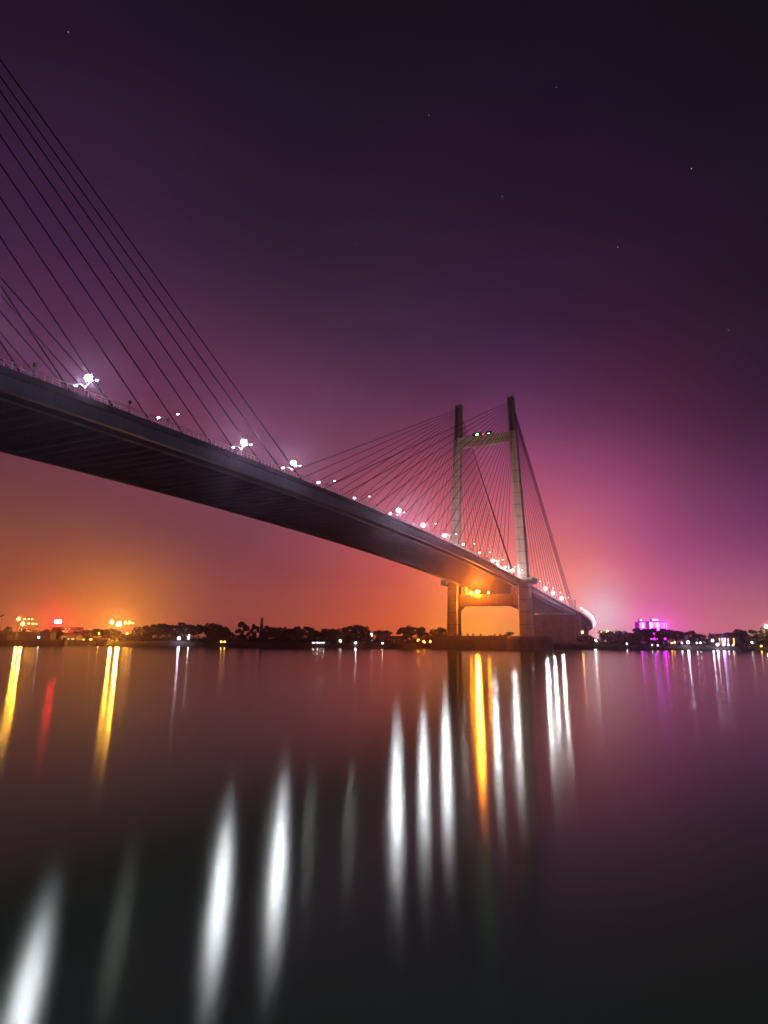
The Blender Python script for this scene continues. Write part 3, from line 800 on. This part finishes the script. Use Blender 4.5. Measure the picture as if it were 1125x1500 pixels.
# low houses with lit windows; a glowing panel stands for one lit wall
HOUSES = [
 ('riverside_house', 86, 110, 932, 34, 7, 'wall_a', 'low pale house lit orange, just right of the moored vessel', 'house', 'pitched', [('warm_win', .1, .3), ('white_win_wall', .45, .6), ('warm_win', .75, .9)], .15, .45),
 ('riverside_house', 139, 158, 938, 14, 6, 'wall_b', 'small dark cabin on the far side of the inlet', 'house', None, [], 0, 0),
 ('riverside_house', 494, 502, 935, 10, 5, 'wall_a', 'small whitish lit house between the round trees', 'house', 'pitched', [('white_win_wall', .3, .75)], .2, .7),
 ('riverside_house', 512, 526, 939, 14, 5, 'wall_a', 'low house with lit front under the dark tree', 'house', None, [('white_win_wall', .4, .8)], .2, .5),
 ('riverside_house', 538, 546, 927, 34, 6, 'wall_a', 'tall narrow house with brightly lit white end wall', 'house', None, [('white_win_wall', .55, .95)], .3, .97),  # glowing panel in place of lamplight on the end wall
 ('riverside_shed', 552, 596, 936, 26, 10, 'wall_a', 'long low shed lit orange with sloping roof', 'shed', 'pitched', [('warm_win', .55, .62), ('warm_win', .7, .78), ('warm_win', .86, .95)], .2, .7),
 ('riverside_pavilion', 1046, 1084, 933, 14, 6, 'wall_b', 'low pavilion with tall lit columns on the right bank', 'building', None, [('warm_win', .2, .25), ('warm_win', .53, .58), ('warm_win', .75, .80), ('pale_violet', .32, .36), ('pale_violet', .42, .45)], .15, .85),
 ('riverside_house', 1096, 1108, 936, 10, 6, 'wall_b', 'dark low house left of the low orange lamp', 'house', 'pitched', [('white_win_wall', .5, .6)], .4, .6),
]
for (nme, x0, x1, top, dd, dep, mt, lab, cat, rf, wins, z0, z1) in HOUSES:
    b, wd, h = block(nme, x0, x1, top, dd, dep, M[mt], lab, cat, rf)
    for m_, f0, f1 in wins:
        lit(b, 'window', m_, -wd+2*wd*f0, -wd+2*wd*f1, h*z0, h*z1)
# magenta tower blocks
def facade_tower(x0, x1, top, dd, label, strips):
    b, wd, h = block('lit_tower_block', x0, x1, top, dd, 16, M['wall_b'], label, 'building')
    MB().box(-wd*.55, wd*.15, 2, 9, h+.51, h+4).build('roof_house', M['wall_b'], b)
    lit(b, 'roof_light', 'pale_violet', -wd*.55, wd*.1, h+2.0, h+3.4, 1.9)
    for m_, f0, f1, z0 in strips:
        lit(b, 'facade_light', m_, -wd+2*wd*f0, -wd+2*wd*f1, h*z0, h-.6)
    return b
facade_tower(939, 947, 911.5, 480, 'narrow tower block with violet lit strips left of the wide one', [('magenta', .05, .25, .2), ('pale_violet', .4, .7, .2), ('magenta', .8, .95, .2)])
facade_tower(953, 979, 911, 490, 'wide tower block glowing with magenta and violet vertical strips', [('pale_violet', .03, .16, .2), ('magenta', .20, .26, .2), ('magenta', .30, .40, .2), ('pale_violet', .43, .49, .2), ('magenta', .52, .62, .2), ('magenta', .68, .74, .2), ('magenta', .78, .90, .2), ('magenta', .94, .99, .2)])
# chimney
d = shore_depth(384)+20; p = at(384, 904, d); ch = empty('chimney', (p.x, p.y, 2.0)); h = p.z-2
MB().lathe((0, 0, -.3), [(1.5, 0), (1.0, h*.55), (.55, h*.97), (.7, h*.975), (.7, h)], 14).build('stack', M['wall_b'], ch)
MB().tube([(0, 0, h-.4), (0, 0, h+1.6)], .06, 5).build('lightning_rod', M['dark_metal'], ch)
tag(ch, 'thin tapering chimney rising above the left treeline', 'chimney')

# ------------------------------------------------------------------ vessels
def vessel(x0, x1, deck_y, dd, house, label, lights):
    d = shore_depth(max(0, x0)) + dd
    p, q = at(x0, 944, d), at(x1, 944, d); z = at(x1, deck_y, d).z
    v = empty('moored_vessel', ((p.x+q.x)/2, d, 0)); tag(v, label, 'boat'); k = (q.x-p.x)/2
    sec = [(-k, .5, .75), (-k+1.5, .92, .98), (-k*.5, 1, 1), (k*.6, 1, 1), (k-2.5, .95, 1.0), (k, .55, 1.06)]
    MB().loft([[(x, -3.6*f*.85, -.6), (x, -3.6*f, z*g), (x, 3.6*f, z*g), (x, 3.6*f*.85, -.6)] for x, f, g in sec]).build('hull', M['hull'], v, bevel=.1)
    rl = MB().tube([(-k+1.2, -3.3, z*.98+.9), (k-2.4, -3.3, z*.98+.9)], .05, 5)
    n = int(2*k/2.2)
    for i in range(n): rl.tube([(-k+1.4+i*2.2, -3.3, z*.95), (-k+1.4+i*2.2, -3.3, z*.98+.9)], .05, 5)
    rl.build('railing', M['dark_metal'], v)
    for (f0, f1, hh) in house:
        c = MB().box(-k+2*k*f0, -k+2*k*f1, -2.6, 2.4, z*.98+.02, z+hh).build('deckhouse', M['cabin'], v, bevel=.08)
        MB().box(-k+2*k*f0-.5, -k+2*k*f1+.5, -3.0, 2.8, z+hh+.005, z+hh+.22).build('canopy', M['hull'], c)
        m_ = int((f1-f0)*2*k/2.0)
        for i in range(m_):
            x = -k+2*k*f0+.6+i*2.0
            MB().box(x, x+1.1, -2.68, -2.55, z+.9, z+1.8).build('window', M['dark_metal'], c)
    for f, zz, m_ in lights:
        MB().ball((-k+2*k*f, -2.9, z+zz), .2, .2, .2, 8, 4).build('deck_lamp', M[m_], v)
    return v
vessel(-70, 97, 938.0, -7, [(.60, .88, 3.4), (.30, .5, 2.2)], 'long dark flat decked vessel moored at the left edge', [(.78, 1.3, 'shore_white')])
vessel(136, 178, 944.5, -1, [(.15, .45, 2.2)], 'small dark launch moored at the mouth of the inlet', [])
b_ = at(911, 957, 341); mb = MB().ball((0, 0, .15), .9, .6, .6, 10, 5); o = mb.build('mooring_buoy', M['dark_metal'], smooth=True); o.location = (b_.x, 341, 0)
tag(o, 'small dark mooring buoy floating near the right bank', 'buoy')

# ------------------------------------------------------------------ night haze over the river
if HAZE > 0:
    hz = MB().box(-FAR-60, FAR+60, -360, FAR+60, -2.5, 160)
    m, nt, out = nm('night haze'); pv = nt.nodes.new('ShaderNodeVolumePrincipled')
    pv.inputs['Color'].default_value = (.88, .64, 1.0, 1); pv.inputs['Density'].default_value = HAZE; pv.inputs['Anisotropy'].default_value = .935
    nt.links.new(pv.outputs[0], out.inputs[1])
    tag(hz.build('haze', m), kind='stuff')

# ------------------------------------------------------------------ render settings
sc.view_settings.view_transform = 'Standard'; sc.view_settings.look = 'None'
sc.view_settings.exposure = 0; sc.view_settings.gamma = 1; sc.view_settings.use_curve_mapping = False
c = sc.cycles
c.use_denoising = True; c.max_bounces = 5; c.diffuse_bounces = 2; c.glossy_bounces = 3; c.transmission_bounces = 2; c.transparent_max_bounces = 8; c.volume_bounces = 0
c.sample_clamp_indirect = 6; c.light_sampling_threshold = 0.0; c.caustics_reflective = False; c.caustics_refractive = False
